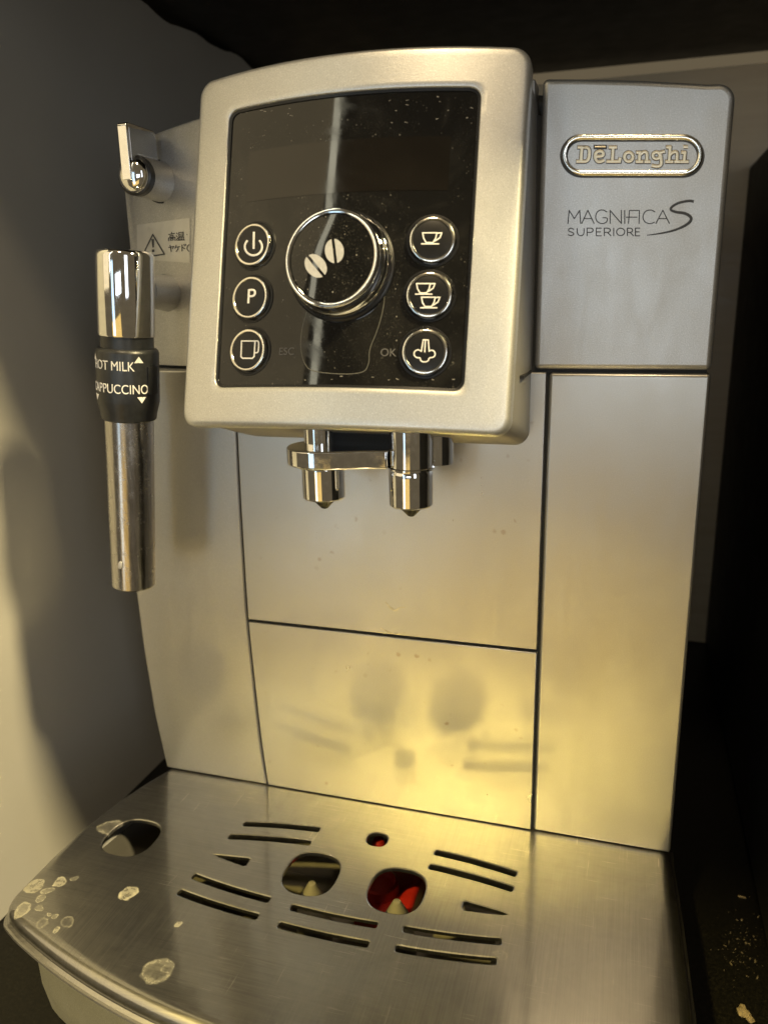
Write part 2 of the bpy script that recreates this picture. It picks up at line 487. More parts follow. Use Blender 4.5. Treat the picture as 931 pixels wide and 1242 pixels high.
# left panel, its top edge slightly ragged
bm = bmesh.new()
zs = []
ny = 60
y0, y1 = -0.10, 0.361
top = []
for i in range(ny + 1):
    y = y0 + (y1 - y0) * i / ny
    top.append((y, 0.4462 + 0.0013 * math.sin(i * 0.83 + 1) + 0.0011 * math.sin(i * 0.31) + random.uniform(-.0006, .0006)))
a = [bm.verts.new((-0.18, y, z)) for y, z in [(y0, 0.0005)] + top + [(y1, 0.0005)]]
b = [bm.verts.new((-0.20, y, z)) for y, z in [(y0, 0.0005)] + top + [(y1, 0.0005)]]
bm.faces.new(a); bm.faces.new(b[::-1])
for i in range(len(a)):
    j = (i + 1) % len(a); bm.faces.new((a[i], b[i], b[j], a[j]))
o = from_bm('wall_left', bm, 'wall_left'); o['kind'] = 'structure'
slab('shelf_board', (0.28, 0.1585, 0.475), (1.05, 0.453, 0.05), 'shelf')
slab('side_board', (0.174, 0.121, 0.186), (0.018, 0.480, 0.371), 'shelf')
bevelled(bpy.data.objects['side_board'], 0.004)
o = bpy.data.objects['shelf_board']
o['label'] = 'black shelf board above the machine closing the niche'

# ------------------------------------------------------------------ the coffee machine
mach = empty('coffee_machine', (0, 0, 0))
mach['label'] = 'silver bean-to-cup coffee machine with black control panel and frothing wand'
mach['category'] = 'coffee machine'

def ztop(x): return 0.3572 - 0.70 * x * x

# dark inner shell behind the front panels
top_pts = [(x, ztop(x) - 0.0006) for x in np.linspace(0.110, -0.112, 30)]
outline = [(-0.116, 0.003), (0.1165, 0.003), (0.1185, 0.12), (0.1190, 0.25), (0.1190, ztop(.119) - .008)] + \
          [(0.1175, ztop(.1175) - 0.003), (0.1145, ztop(.1145) - 0.001)] + top_pts + \
          [(-0.1165, ztop(.1165) - 0.004), (-0.1175, ztop(.1175) - 0.010), (-0.1180, 0.26), (-0.1200, 0.16), (-0.1165, 0.06)]
body = prism('body', outline, 0.019, 0.310, 'shell', mach, 0.003)
prism('front_frame', [(-0.0800, 0.030), (0.1160, 0.030), (0.1180, 0.25), (0.1175, 0.335), (0.05, 0.345), (-0.0500, 0.345), (-0.0500, 0.2565), (-0.0800, 0.2565)], 0.0030, 0.0195, 'seam', mach)
prism('front_frame', [(-0.114, 0.030), (-0.0803, 0.030), (-0.0803, 0.256), (-0.118, 0.256), (-0.1200, 0.16), (-0.1155, 0.06)], 0.0032, 0.0195, 'seam', mach)

SEAM_Z = 0.2568
# upper right panel with rounded corner
xr = 0.1192
urp = [(0.0581, SEAM_Z + .0007), (xr, SEAM_Z + .0007)]
rc = 0.0055
urp += arc(xr - rc, ztop(xr) - rc + 0.0012, rc, 0, 86, 8)
urp += [(x, ztop(x)) for x in np.linspace(xr - rc - .003, 0.0581, 16)]
up_right = prism('upper_right_panel', urp, 0.0, 0.021, 'silver', mach, 0.0019, 5)
# piece of the upper front left of the control head
upl = [(-0.0500, SEAM_Z + .0007), (-0.0500, ztop(.05))] + [(x, ztop(x)) for x in np.linspace(-0.045, 0.0555, 22)] + [(0.0555, SEAM_Z + .0007)]
prism('upper_centre_panel', upl, 0.0008, 0.012, 'silver', mach, 0.0006)
# lower right panel
prism('lower_right_panel', [(0.0637, 0.0604), (0.1195, 0.0604), (xr, SEAM_Z - .0006), (0.0637, SEAM_Z - .0006)], 0.0, 0.021, 'silver_low', mach, 0.0012, 4)
# centre panel and drawer front between the seams
def xl(z):  # left seam
    zz = [0.06, 0.085, 0.1447, 0.20, 0.2568]; xx = [-0.0621, -0.0643, -0.0668, -0.0664, -0.0652]
    return float(np.interp(z, zz, xx))
def xl_s(z): return (xl(z - .012) + xl(z) * 2 + xl(z + .012)) / 4 if z > .075 else xl(z)
SZ = 0.1444
zs = np.linspace(SZ + .0006, SEAM_Z - .0005, 18)
prism('centre_panel', [(xl_s(z) + .0003, z) for z in zs[::-1]] + [(0.0626, zs[0]), (0.0626, zs[-1])], 0.0, 0.012, 'silver_front', mach, 0.0004, 2)
zs = np.linspace(0.0604, SZ - .0007, 18)
prism('drawer_front', [(xl_s(z) + .0003, z) for z in zs[::-1]] + [(0.0626, zs[0]), (0.0626, zs[-1])], 0.0, 0.012, 'silver_front', mach, 0.0004, 2)
# lower left panel
def xo(z): return float(np.interp(z, [0.06, 0.09, 0.125, 0.157, 0.20, 0.2568], [-0.1168, -0.1208, -0.1232, -0.1240, -0.1235, -0.1215]))
zs = np.linspace(0.0604, SEAM_Z - .0005, 30)
prism('lower_left_panel', [(xl_s(z) - .0003, z) for z in zs] + [(xo(z), z) for z in zs[::-1]], -0.0002, 0.021, 'silver_low', mach, 0.0010, 3)

# upper left panel bends back towards the side
def ybend(x): return 0.0 if x > -0.060 else 0.0145 * ((-0.060 - x) / 0.0585) ** 1.35
xs = np.linspace(-0.0503, -0.1185, 24)
rings = []
for x in xs:
    zt = ztop(x) - (0.0 if x > -0.113 else (-(x + 0.113)) ** 2 * 160)
    y = ybend(x)
    rings.append([(x, y, SEAM_Z + .0007), (x, y, SEAM_Z + .0012), (x, y, 0.30), (x, y, zt - .0012), (x, y + .0006, zt - .0003), (x, y + .003, zt), (x, y + .02, zt), (x, y + .02, SEAM_Z + .0007)])
up_left = rings_mesh('upper_left_panel', rings, 'silver', mach, True, True)

def front(px, py, h=0.0): 
    p = on((px, py), y=0.0); return (p[0], -h, p[2])

# ---- badge and model lettering, drawn in enlarged photo units
def Z5(x, y, h): return front(670 + x / 4.655, 150 + y / 4.655, h)
def Z5o(off):
    return lambda x, y, z: (lambda q: (q[0], -off - z, q[2]))(Z5(x, y, 0))
U = 0.0000577            # metres in one drawing unit here
def flatfn(off, k=1.0):
    return lambda x, y, z: (lambda q: (q[0], -(off + z * U * k), q[2]))(Z5(x, y, 0))
def stadium(x0, x1, y0, y1, n=18):
    r = (y1 - y0) / 2; cy = (y0 + y1) / 2
    return arc(x1 - r, cy, r, -90, 90, n) + arc(x0 + r, cy, r, 90, 270, n)
strokes('badge_ring_outline', [stadium(62, 834, 80, 284) + ['c']], flatfn(0.0000), 'print_dark', up_right, 44, 0.10)  # dark outline under the ring, broader along its lower edge
strokes('badge_ring', [stadium(64, 832, 77, 279) + ['c']], flatfn(0.0003), 'gold_chrome', up_right, 33, 0.55)
el = lambda cx, cy, rx, ry, n=20: [(cx + rx * math.cos(2 * math.pi * k / n), cy + ry * math.sin(2 * math.pi * k / n)) for k in range(n)] + ['c']
LET = [
 [(164, 136), (158, 212)], [(146, 134), (178, 134)], [(138, 214), (178, 214)], ['s', (170, 134), (196, 134), (208, 150), (205, 192), (194, 213), (168, 214)],
 ['s', (240, 186), (286, 184), (284, 160), (262, 154), (242, 164), (238, 190), (246, 212), (268, 217), (290, 206)],
 [(340, 136), (336, 212)], [(322, 134), (356, 134)], [(308, 214), (376, 214), (379, 198)],
 el(428, 188, 24, 26),
 [(490, 164), (488, 214)], [(476, 163), (492, 163)], [(473, 215), (504, 215)], ['s', (494, 176), (508, 160), (530, 160), (532, 184), (530, 214)], [(522, 215), (545, 215)],
 el(584, 180, 20, 19), [(604, 164), (626, 158)], ['s', (606, 168), (614, 214), (608, 240), (582, 243), (556, 236)],
 [(662, 134), (656, 214)], [(645, 133), (662, 133)], [(640, 215), (673, 215)], ['s', (662, 176), (678, 160), (702, 160), (702, 184), (700, 214)], [(690, 215), (716, 215)],
 [(746, 164), (741, 214)], [(729, 163), (746, 163)], [(724, 215), (760, 215)]]
strokes('badge_letter_outline', LET + [[(238, 132), (297, 132)], [(747, 131), (752, 131)]], flatfn(0.0001), 'print_dark', up_right, 25, 0.05)
strokes('badge_lettering', LET + [[(742, 131), (756, 131)]], flatfn(0.00035), 'badge_gold', up_right, 17, 0.12)
strokes('badge_accent', [[(240, 132), (295, 132)]], flatfn(0.00035), 'badge_gold', up_right, 9, 0.5)
MAG = [
 [(85, 563), (92, 490), (121, 536), (151, 490), (157, 563)],
 [(163, 563), (197, 489), (232, 563)], [(177, 536), (221, 536)],
 ['s', (305, 499), (284, 485), (252, 492), (238, 526), (250, 556), (282, 567), (306, 554), (309, 531), (280, 531)],
 [(323, 563), (323, 490), (386, 563), (386, 490)], [(405, 490), (405, 563)],
 [(426, 563), (432, 490), (484, 490)], [(414, 528), (474, 528)], [(488, 490), (486, 563)],
 ['s', (577, 499), (552, 485), (520, 493), (505, 526), (517, 556), (548, 567), (574, 556)],
 [(581, 563), (620, 489), (657, 563)], [(597, 536), (644, 536)],
 ['s', (119, 598), (103, 588), (86, 597), (92, 609), (113, 614), (120, 625), (103, 634), (85, 626)],
 ['s', (137, 590), (137, 620), (150, 633), (168, 632), (176, 618), (176, 590)],
 [(193, 633), (193, 590)], ['s', (193, 590), (222, 590), (229, 602), (220, 614), (193, 614)],
 [(273, 590), (245, 590), (245, 633), (273, 633)], [(245, 611), (268, 611)],
 [(290, 633), (290, 590)], ['s', (290, 590), (318, 590), (326, 602), (317, 614), (290, 614)], [(308, 614), (327, 633)],
 [(343, 590), (343, 633)], el(382, 611, 23, 21),
 [(420, 633), (420, 590)], ['s', (420, 590), (444, 590), (451, 602), (443, 614), (420, 614)], [(436, 614), (454, 633)],
 [(490, 590), (465, 590), (465, 633), (490, 633)], [(465, 611), (486, 611)]]
strokes('model_lettering', MAG, flatfn(0.00002), 'print_dark', up_right, 6.0, 0.6)
strokes('model_swash', [['s', (795, 440, 1.2), (770, 434, 1.1), (700, 448, 1), (655, 482, 1), (690, 500, 1.15), (750, 505, 1.25), (788, 535, 1.3), (760, 570, 1.15), (690, 602, .9), (610, 620, .7), (530, 630, .35)]],
        flatfn(0.00002), 'print_dark', up_right, 14, 0.12)

# ---- control head: tilted 15 degrees, bowed outwards
TILT = R_(15); PC = np.array([-0.0025, -0.034, 0.301])
eu = np.array([1., 0, 0]); ew = np.array([0, -math.cos(TILT), math.sin(TILT)]); ev = np.array([0, math.sin(TILT), math.cos(TILT)])
PW, PH, BOW = 0.1180, 0.1235, 0.009
def bow(u): return BOW * (1 - (2 * u / 0.117) ** 2)
def S(u, v, w=0.0): return tuple(PC + eu * u + ev * v + ew * (w + bow(u)))
def uv(p, w=0.0):
    d = ray(p); u = 0.0
    for _ in range(30):
        h = w + bow(u); t = ((PC + ew * h - CAM) @ ew) / (d @ ew); q = CAM + d * t - PC; u = q @ eu
    return u, q @ ev
def Snorm(u):
    s = -8 * BOW * u / 0.117 ** 2
    n = ew - eu * s; return n / np.linalg.norm(n)

VC = -0.0006
def ring(wd, ht, r, w, bowk=1.0):
    return [tuple(PC + eu * u + ev * (v + VC) + ew * (w + bow(u) * bowk)) for u, v in rrect(wd, ht, r, 14, 7)]
ro = 0.0055
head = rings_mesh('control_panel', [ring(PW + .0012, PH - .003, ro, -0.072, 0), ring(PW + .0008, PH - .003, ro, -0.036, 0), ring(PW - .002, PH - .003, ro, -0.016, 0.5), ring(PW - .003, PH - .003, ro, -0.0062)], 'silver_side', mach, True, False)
rim = [ring(PW - .004, PH - .004, ro, -0.0066), ring(PW - .0004, PH - .0004, ro, -0.0062), ring(PW, PH, ro, -0.0056), ring(PW, PH, ro, -0.0040)]
for k in range(0, 7):
    a = k / 6 * math.pi / 2; r = 0.0019
    rim.append(ring(PW - 2 * r * (1 - math.cos(a)), PH - 2 * r * (1 - math.cos(a)), ro - r * (1 - math.cos(a)) * .6, -0.0019 + r * math.sin(a)))
OW, OH, ORr = 0.0885, 0.0965, 0.0035
iw0, ih0 = PW - 0.0038, PH - 0.0038
for k in range(1, 8):
    f = k / 7
    rim.append(ring(iw0 + (OW + .0008 - iw0) * f, ih0 + (OH + .0008 - ih0) * f, (ro - .00114) * (1 - f) + ORr * f, 0.0))
rim += [ring(OW + .0003, OH + .0003, ORr, -0.0002), ring(OW, OH, ORr, -0.0006), ring(OW, OH, ORr, -0.0022)]
bezel = rings_mesh('bezel', rim, 'silver_rim', head, smooth=40)
# black inner ledge then the glass
rings_mesh('screen_ledge', [ring(OW - .0001, OH - .0001, ORr, -0.0007), ring(OW - .0016, OH - .0016, ORr - .0006, -0.0009), ring(OW - .0022, OH - .0022, ORr - .0008, -0.0016)], 'black', head)
gl = []
for k in range(12):
    f = 1 - k / 12
    gl.append(ring((OW - .0018) * f, (OH - .0018) * f, max(.0002, (ORr - .0006) * f), -0.0013))
glass = rings_mesh('screen_glass', gl, 'glass', head, False, True)
GW = -0.0013
# display window faintly outlined below the glass surface
rings_mesh('display_window', [[S(u_, v_ , GW + 0.0001) for v_ in (0.0152, 0.0325)] for u_ in np.linspace(-0.0355, 0.0355, 24)], 'display', head, False, False, False)
# edge of the protective film below the dial
fl = [(372, 378), (366, 398), (364, 420), (368, 440), (378, 452), (440, 455), (448, 440), (447, 425), (458, 400), (466, 370), (466, 345)]
strokes('film_edge', [['s'] + [uv(p, GW) for p in fl]], lambda x, y, z: S(x, y, GW + z), 'film', head, 0.00028, 0.2)

# worn, pale flakes of film along the edges of the glass and a curled smear at the upper right
rf = random.Random(11); chips = []
for k in range(34):
    if k < 14: px, py = rf.uniform(286, 352), rf.uniform(126, 140)
    elif k < 26: px, py = rf.uniform(470, 575), rf.uniform(112, 150)
    else: px, py = rf.uniform(285, 550), rf.uniform(455, 461)
    L_, an = rf.uniform(0.8, 3.4), rf.uniform(-0.5, 0.5)
    a_, b_ = uv((px, py), GW), uv((px + L_ * math.cos(an), py + L_ * math.sin(an)), GW)
    chips.append([(*a_, rf.uniform(.5, 1.3)), (*b_, rf.uniform(.3, .9))])
chips.append(['s'] + [(*uv(p, GW), r_) for p, r_ in (((486, 196), .3), ((500, 202), .6), ((516, 198), .8), ((527, 186), .5), ((530, 172), .2))])
strokes('film_flake', chips, lambda x, y, z: S(x, y, GW + z), 'flake', head, 0.00034, 0.12)['kind'] = 'stuff'

def circ_on(u, v, r, w, n=36, tilt=True):
    c = np.array(S(u, v, GW)); nn = Snorm(u); e1 = eu - nn * (eu @ nn); e1 /= np.linalg.norm(e1); e2 = np.cross(nn, e1)
    return [tuple(c + nn * w + (e1 * math.cos(t) + e2 * math.sin(t)) * r) for t in [2 * math.pi * k / n for k in range(n)]]
def turn(name, u, v, prof, mat, parent, n=36, cap=True, smooth=35):
    return rings_mesh(name, [circ_on(u, v, max(r, 1e-5), w_, n) for r, w_ in prof], mat, parent, False, cap, True, smooth)

ICONS = {}
def A(x, y): return uv((260 + x / 5.914, 250 + y / 5.914), 0.0005)
def Bz(x, y): return uv((470 + x / 5.914, 250 + y / 5.914), 0.0005)
UI = 0.0000565
def cup(ox, oy, s):
    f = lambda pts: [(ox + (x - 242) * s, oy + (y - 190) * s) for x, y in pts]
    return [f([(250, 192), (257, 230), (275, 262), (325, 262), (344, 230), (352, 192)]) + ['c'], f([(352, 194), (387, 192), (374, 226), (340, 250)]), f([(242, 271), (365, 271)])]
pw = [(280 + 62 * math.sin(R_(a)), 292 - 62 * math.cos(R_(a))) for a in range(42, 320, 12)]
ICONS['power'] = (A, [pw, [(283, 190), (281, 302)]], 15)
ICONS['p'] = (A, [[(243, 692), (248, 603)], ['s', (248, 603), (284, 600), (294, 622), (282, 646), (247, 647)]], 15)
ICONS['mug'] = (A, [[(195, 968), (191, 1080), (203, 1092), (272, 1092), (285, 1080), (292, 968), 'c'], ['s', (292, 968), (318, 966), (318, 1010), (314, 1052), (289, 1052)]], 9.5)
ICONS['cup'] = (Bz, cup(242, 190, 1.0), 9)
ICONS['cups'] = (Bz, cup(199, 554, 0.96) + cup(234, 652, 0.96), 9)
ICONS['steam'] = (Bz, [[(241, 1042), (254, 960), (290, 960), (297, 1042)], [(265, 1046), (269, 962)],
                  ['s', (243, 1042), (215, 1028), (188, 1045), (190, 1076), (214, 1090), (232, 1086), (236, 1112), (262, 1120), (290, 1112), (298, 1086), (322, 1088), (342, 1070), (334, 1040), (312, 1032), (295, 1042)]], 9)
BT = [((-0.0310, -0.0002), 'power'), ((-0.0308, -0.0183), 'p'), ((-0.0306, -0.0363), 'mug'),
      ((0.0316, -0.0010), 'cup'), ((0.0316, -0.0186), 'cups'), ((0.0313, -0.0368), 'steam')]
for (u, v), key in BT:
    turn('button_socket', u, v, [(0.0086, -0.0002), (0.0084, 0.00025), (0.0079, 0.0003), (0.0074, -0.0002)], 'black', head, cap=False)
    turn('button_ring', u, v, [(0.0073, 0.0000), (0.0073, 0.0012), (0.00715, 0.0016), (0.0068, 0.00175), (0.0064, 0.00172), (0.0062, 0.0015), (0.0061, 0.0011)], 'gold_chrome', head, cap=False)
    turn('button', u, v, [(0.0062, 0.0010), (0.0061, 0.0014), (0.0050, 0.00155), (0.0030, 0.0017), (0.001, 0.00175)], 'black', head)
    map_, lines, wd = ICONS[key]
    def fn(x, y, z, map_=map_):
        a, b = map_(x, y); return S(a, b, 0.00052 + z * UI)
    strokes('button_icon', lines, fn, 'print_white', head, wd, 0.15)
text('key_print', 'ESC', lambda x, y, z: S(-0.0191 + x, -0.0380 + y, GW + 0.0001 + z), 'print_grey', head, 0.0036)
text('key_print', 'OK', lambda x, y, z: S(0.0168 + x, -0.0383 + y, GW + 0.0001 + z), 'print_grey', head, 0.0036)

# dial
KU, KV = 0.0018, -0.0090
turn('dial_collar', KU, KV, [(0.0184, -0.0004), (0.0183, 0.0006), (0.0178, 0.0009), (0.0168, 0.0006)], 'black', head, 64, False)
dial = turn('dial_knob', KU, KV, [(0.0170, 0.0000), (0.0172, 0.0010), (0.0171, 0.0024), (0.0167, 0.0032), (0.0161, 0.0038), (0.0159, 0.0046),
            (0.0160, 0.0074), (0.0161, 0.0082), (0.0159, 0.0089), (0.0155, 0.0093), (0.0148, 0.0094), (0.0143, 0.0092), (0.0141, 0.0087)], 'chrome', head, 64, False)
turn('dial_face', KU, KV, [(0.0142, 0.0085), (0.0139, 0.0089), (0.011, 0.0092), (0.006, 0.0095), (0.001, 0.00955)], 'glass', head, 64)
def dialpt(x, y, off=0.0):
    px, py = 330 + x / 6.207, 240 + y / 6.207
    c = np.array(S(KU, KV, GW)) + Snorm(KU) * (0.0097 + off); n = Snorm(KU); d = ray((px, py))
    return CAM + d * (((c - CAM) @ n) / (d @ n))
for cx, cy, a_, b_, ang in ((328, 512, 97, 74, 51), (468, 400, 92, 71, 83)):
    ca, sa = math.cos(R_(ang)), math.sin(R_(ang))
    for sg in (1, -1):
        t0 = math.asin(11 / b_)
        pts = []
        for k in range(25):
            t = t0 + (math.pi - 2 * t0) * k / 24
            p, q = a_ * math.cos(t), sg * b_ * math.sin(t)
            pts.append((cx + p * ca - q * sa, cy + p * sa + q * ca))
        rings_mesh('bean_print', [[tuple(dialpt(*p, -0.0001)) for p in pts], [tuple(dialpt(*p, 0.00003)) for p in pts]], 'bean', head, False, True)
# parting line on the side of the head
box('parting_line', (0.0566, -0.0120, SEAM_Z), (0.0014, 0.0230, 0.0011), 'seam', head)

# ---- coffee spout
sp = empty('coffee_spout', (0, 0, 0), mach)
SY = -0.030
def L(name, x, z0, prof, mat, y=SY, n=40): return lathe(name, (x, y, z0), (0, 0, 1), prof, mat, sp, n)
LX, RX = -0.0152, 0.0186
prism('slider', [(LX - .004, 0.2262), (RX + .004, 0.2262), (RX + .004, 0.2420), (LX - .004, 0.2420)], SY + .002, SY + .022, 'matte_black', sp, 0.001)
for x, z in ((LX, 0.2118), (RX, 0.2108)):
    L('nozzle', x, z, [(0.0064, -0.0002), (0.0074, 0.0), (0.0079, 0.0006), (0.0080, 0.0115), (0.0080, 0.0125), (0.0076, 0.0135), (0.0070, 0.0136)], 'chrome')
    L('nozzle_tip', x, z, [(0.0006, -0.0042), (0.0013, -0.0039), (0.0042, -0.0008), (0.0048, -0.0004), (0.0048, 0.001)], 'matte_black')
L('column', LX - .001, 0.2300, [(0.0058, 0), (0.0058, 0.012)], 'chrome')
L('column', RX + 0.0002, 0.2246, [(0.0080, -0.0003), (0.0084, 0.0), (0.0084, 0.0006), (0.0078, 0.0009), (0.0079, 0.0140), (0.0072, 0.0146)], 'chrome')
L('column', RX + 0.0062, 0.2246, [(0.0068, 0), (0.0068, 0.0160)], 'chrome', SY + 0.012)
# cross plate with a rounded left end
pp = arc(LX, SY, 0.0132, 90, 270, 24) + [(LX + 0.006, SY - .0128), (LX + 0.013, SY - .0100), (LX + 0.019, SY - .0078), (RX - .007, SY - .0062), (RX - .007, SY + .0060), (LX + .012, SY + .0112)]
bm = bmesh.new()
va = [bm.verts.new((x, y, 0.2252)) for x, y in pp]; vb = [bm.verts.new((x, y, 0.2318)) for x, y in pp]
bm.faces.new(va); bm.faces.new(vb[::-1])
for i in range(len(pp)):
    j = (i + 1) % len(pp); bm.faces.new((va[i], vb[i], vb[j], va[j]))
bevelled(from_bm('cross_plate', bm, 'chrome', sp), 0.0007, 3)
L('under_ring', LX, 0.2242, [(0.0100, 0.0), (0.0104, 0.0005), (0.0104, 0.0020)], 'chrome')

# dried milk splash on the centre panel
cp = bpy.data.objects['centre_panel']
Z6 = lambda x, y, z: (lambda q: (q[0], -0.00002 - z * 0.00012, q[2]))(front(300 + x / 2.45, 480 + y / 2.45))
strokes('milk_splash', [['s', (410, 612, .5), (424, 630, 1.2), (440, 640, .9), (452, 628, .6), (468, 629, .3)], ['s', (395, 690, .5), (430, 708, .8), (470, 704, .4)]], Z6, 'splash', cp, 7, 0.12)

# ---- frothing wand
wand = empty('frothing_wand', (0, 0, 0), mach)
WT = Vector((-0.0913, -0.030, 0.3040)); WB = Vector((-0.1030, -0.030, 0.1692))
WS = 0.85
WA = (WT - WB).normalized(); WL = (WT - WB).length
def wz(h): return h           # height along the wand from its lower end
def WL_(name, prof, mat, n=48): return lathe(name, WB, WA, [(r * WS, h * 0.992) for r, h in prof], mat, wand, n)
WL_('wand_cap', [(0.0115, 0.1040), (0.0124, 0.1040), (0.01265, 0.1046), (0.01265, 0.1335), (0.0122, 0.1348), (0.0112, 0.1356), (0.006, 0.1360)], 'chrome')
WL_('wand_neck', [(0.0112, 0.0985), (0.0118, 0.0990), (0.0118, 0.1045)], 'rubber')
WL_('wand_sleeve', [(0.0100, 0.0712), (0.0118, 0.0713), (0.0124, 0.0718), (0.0127, 0.0740), (0.01395, 0.0785), (0.0140, 0.0792), (0.0140, 0.0978), (0.0136, 0.0988), (0.0128, 0.0994), (0.0112, 0.0995)], 'rubber')
WL_('wand_tube', [(0.0080, 0.0004), (0.0098, 0.0), (0.0104, 0.0006), (0.0108, 0.034), (0.0111, 0.0720)], 'steel_tube')
WL_('wand_tip', [(0.0040, -0.0020), (0.0050, -0.0016), (0.0055, 0.001)], 'black', 24)
dp = WB + WA * 0.0115 + Vector((0.0002, -0.0092, 0))
bmx = bmesh.new(); bmesh.ops.create_icosphere(bmx, subdivisions=2, radius=0.0013)
for v_ in bmx.verts: v_.co = Vector((v_.co.x * 0.9 + v_.co.z * 0.25, v_.co.y * 0.5, v_.co.z * (1.6 if v_.co.z > 0 else 1.1)))
bmesh.ops.translate(bmx, vec=dp, verts=bmx.verts)
from_bm('dried_drop', bmx, 'water', wand, 60)
_, wu, wv = frame_of(WA)
fx = Vector((1, 0, 0)) - WA * WA.x; fx.normalize(); fy = WA.cross(fx)      # fy points into the niche
def wcyl(ang, h, r): return tuple(WB + WA * h + (fx * math.sin(ang) - fy * math.cos(ang)) * r)
# angle is 0 towards the room and grows to the right
SR = 0.0140 * WS
def wtext(a_end, h):
    return lambda x, y, z: wcyl(a_end + x * 0.82 / SR, h * 0.992 + y, SR + 0.00005 + z)
text('sleeve_lettering', 'HOT MILK', wtext(R_(46), 0.0917), 'print_white', wand, 0.0050, 0.0, 'RIGHT')
text('sleeve_lettering', 'CAPPUCCINO', wtext(R_(72), 0.0830), 'print_white', wand, 0.0050, 0.0, 'RIGHT')
def wtri(ac, h, up, nm='sleeve_arrow'):
    d = 0.0018; pts = [(-d, 0), (d, 0), (0, 0.0024 * up)]; h *= 0.992
    bmx = bmesh.new(); vsx = [bmx.verts.new(wcyl(ac + x / SR, h + y, SR + 0.00012)) for x, y in pts]; bmx.faces.new(vsx)
    return from_bm(nm, bmx, 'print_white', wand)
wtri(R_(54), 0.0948, 1); wtri(R_(58), 0.0818, -1)
wtri(R_(-42), 0.0948, 1); wtri(R_(-38), 0.0818, -1)
rings = [[wcyl(R_(a), h, SR + 0.0007) for a in (70, 78, 86, 94)] for h in (0.0820, 0.0925)]
back = [[wcyl(R_(a), h, SR - 0.0010) for a in (70, 78, 86, 94)] for h in (0.0820, 0.0925)]
rings_mesh('sleeve_tab', [rings[0] + back[0][::-1], rings[1] + back[1][::-1]], 'rubber', wand, True, True)
c0 = Vector((-0.0985, 0.0085, 0.2880)); c1 = Vector((-0.0925, -0.028, 0.2890))
lathe('wand_connector', c0, c1 - c0, [(0.0078, -0.002), (0.0078, 0.0003), (0.0074, 0.0008), (0.0070, 0.012), (0.0066, 0.026)], 'silver', wand)
lathe('connector_gasket', c0 + Vector((0, .0022, 0)), (0, -1, 0), [(0.0083, -0.002), (0.0083, 0.0004)], 'seam', wand)

# ---- steam knob with its flat lever
kn = empty('steam_knob', (0, 0, 0), mach)
KX, KZ = -0.0968, 0.3320
lathe('knob_gasket', (KX, 0.0115, KZ), (0, -1, 0), [(0.0084, -0.002), (0.0084, 0.0040)], 'seam', kn)
lathe('knob_barrel', (KX, 0.0095, KZ), (0, -1, 0), [(0.0079, 0.0), (0.0078, 0.004), (0.0073, 0.0175), (0.0071, 0.0180)], 'silver', kn)
lathe('knob_collar', (KX, -0.0082, KZ), (0, -1, 0), [(0.0074, -0.0006), (0.0074, 0.0024), (0.0066, 0.0028)], 'black', kn)
lathe('knob_end', (KX, -0.0107, KZ), (0, -1, 0), [(0.0065, -0.0005), (0.0065, 0.0008), (0.0058, 0.0022), (0.0040, 0.0032), (0.0010, 0.0036)], 'chrome', kn)
LXc = KX - 0.0008
def tab(name, pts, xa, xb, mat, bev=0.0):
    bmx = bmesh.new()
    va = [bmx.verts.new((xa, y, z)) for y, z in pts]; vb = [bmx.verts.new((xb, y, z)) for y, z in pts]
    bmx.faces.new(va); bmx.faces.new(vb[::-1])
    for i in range(len(pts)):
        j = (i + 1) % len(pts); bmx.faces.new((va[i], vb[i], vb[j], va[j]))
    o = from_bm(name, bmx, mat, kn)
    if bev: bevelled(o, bev, 3)
lev = [(-0.0148, 0.3300), (-0.0148, 0.3492)] + arc(-0.0136, 0.3492, 0.0012, 180, 90, 4) + arc(0.0030, 0.3478, 0.0026, 90, 0, 6) + [(0.0056, 0.3395), (-0.0095, 0.3395), (-0.0110, 0.3300)]
tab('lever', lev, LXc - .0020, LXc + .0020, 'chrome', 0.0007)
tab('lever_side_plate', [(-0.0132, 0.3330), (-0.0132, 0.3488), (0.0028, 0.3492), (0.0046, 0.3474), (0.0046, 0.3402), (-0.0092, 0.3402), (-0.0105, 0.3330)], LXc + .0018, LXc + .0022, 'silver')

# ---- hot surface sticker on the upper left panel
def upl_pt(px, py, h):
    y = 0.006
    for _ in range(12):
        p = on((px, py), y=y); y = ybend(p[0])
    return (p[0], y - h, p[2])
def stk(x, y, h): return upl_pt(100 + x / 4.285, 130 + y / 4.285, h)
q = [(285, 612), (560, 575), (560, 810), (285, 790)]
gr = []
for f in np.linspace(0, 1, 6):
    tl = np.array(q[0]) * (1 - f) + np.array(q[1]) * f; bl = np.array(q[3]) * (1 - f) + np.array(q[2]) * f
    gr.append([stk(*tl, 0.0002), stk(*(tl * .5 + bl * .5), 0.0002), stk(*bl, 0.0002)])
rings_mesh('warning_sticker', gr, 'sticker', up_left, False, False, False)
UK = 0.000072
skf = lambda x, y, z: stk(x, y, 0.00032 + z * UK)
strokes('warning_triangle', [[(326, 748), (368, 662), (428, 764), (378, 772), 'c']], skf, 'print_dark', up_left, 7, 0.1)
strokes('warning_triangle', [[(368, 690, 1.1), (370, 725, .6)], [(370, 744), (370, 749)]], skf, 'print_dark', up_left, 13, 0.06)
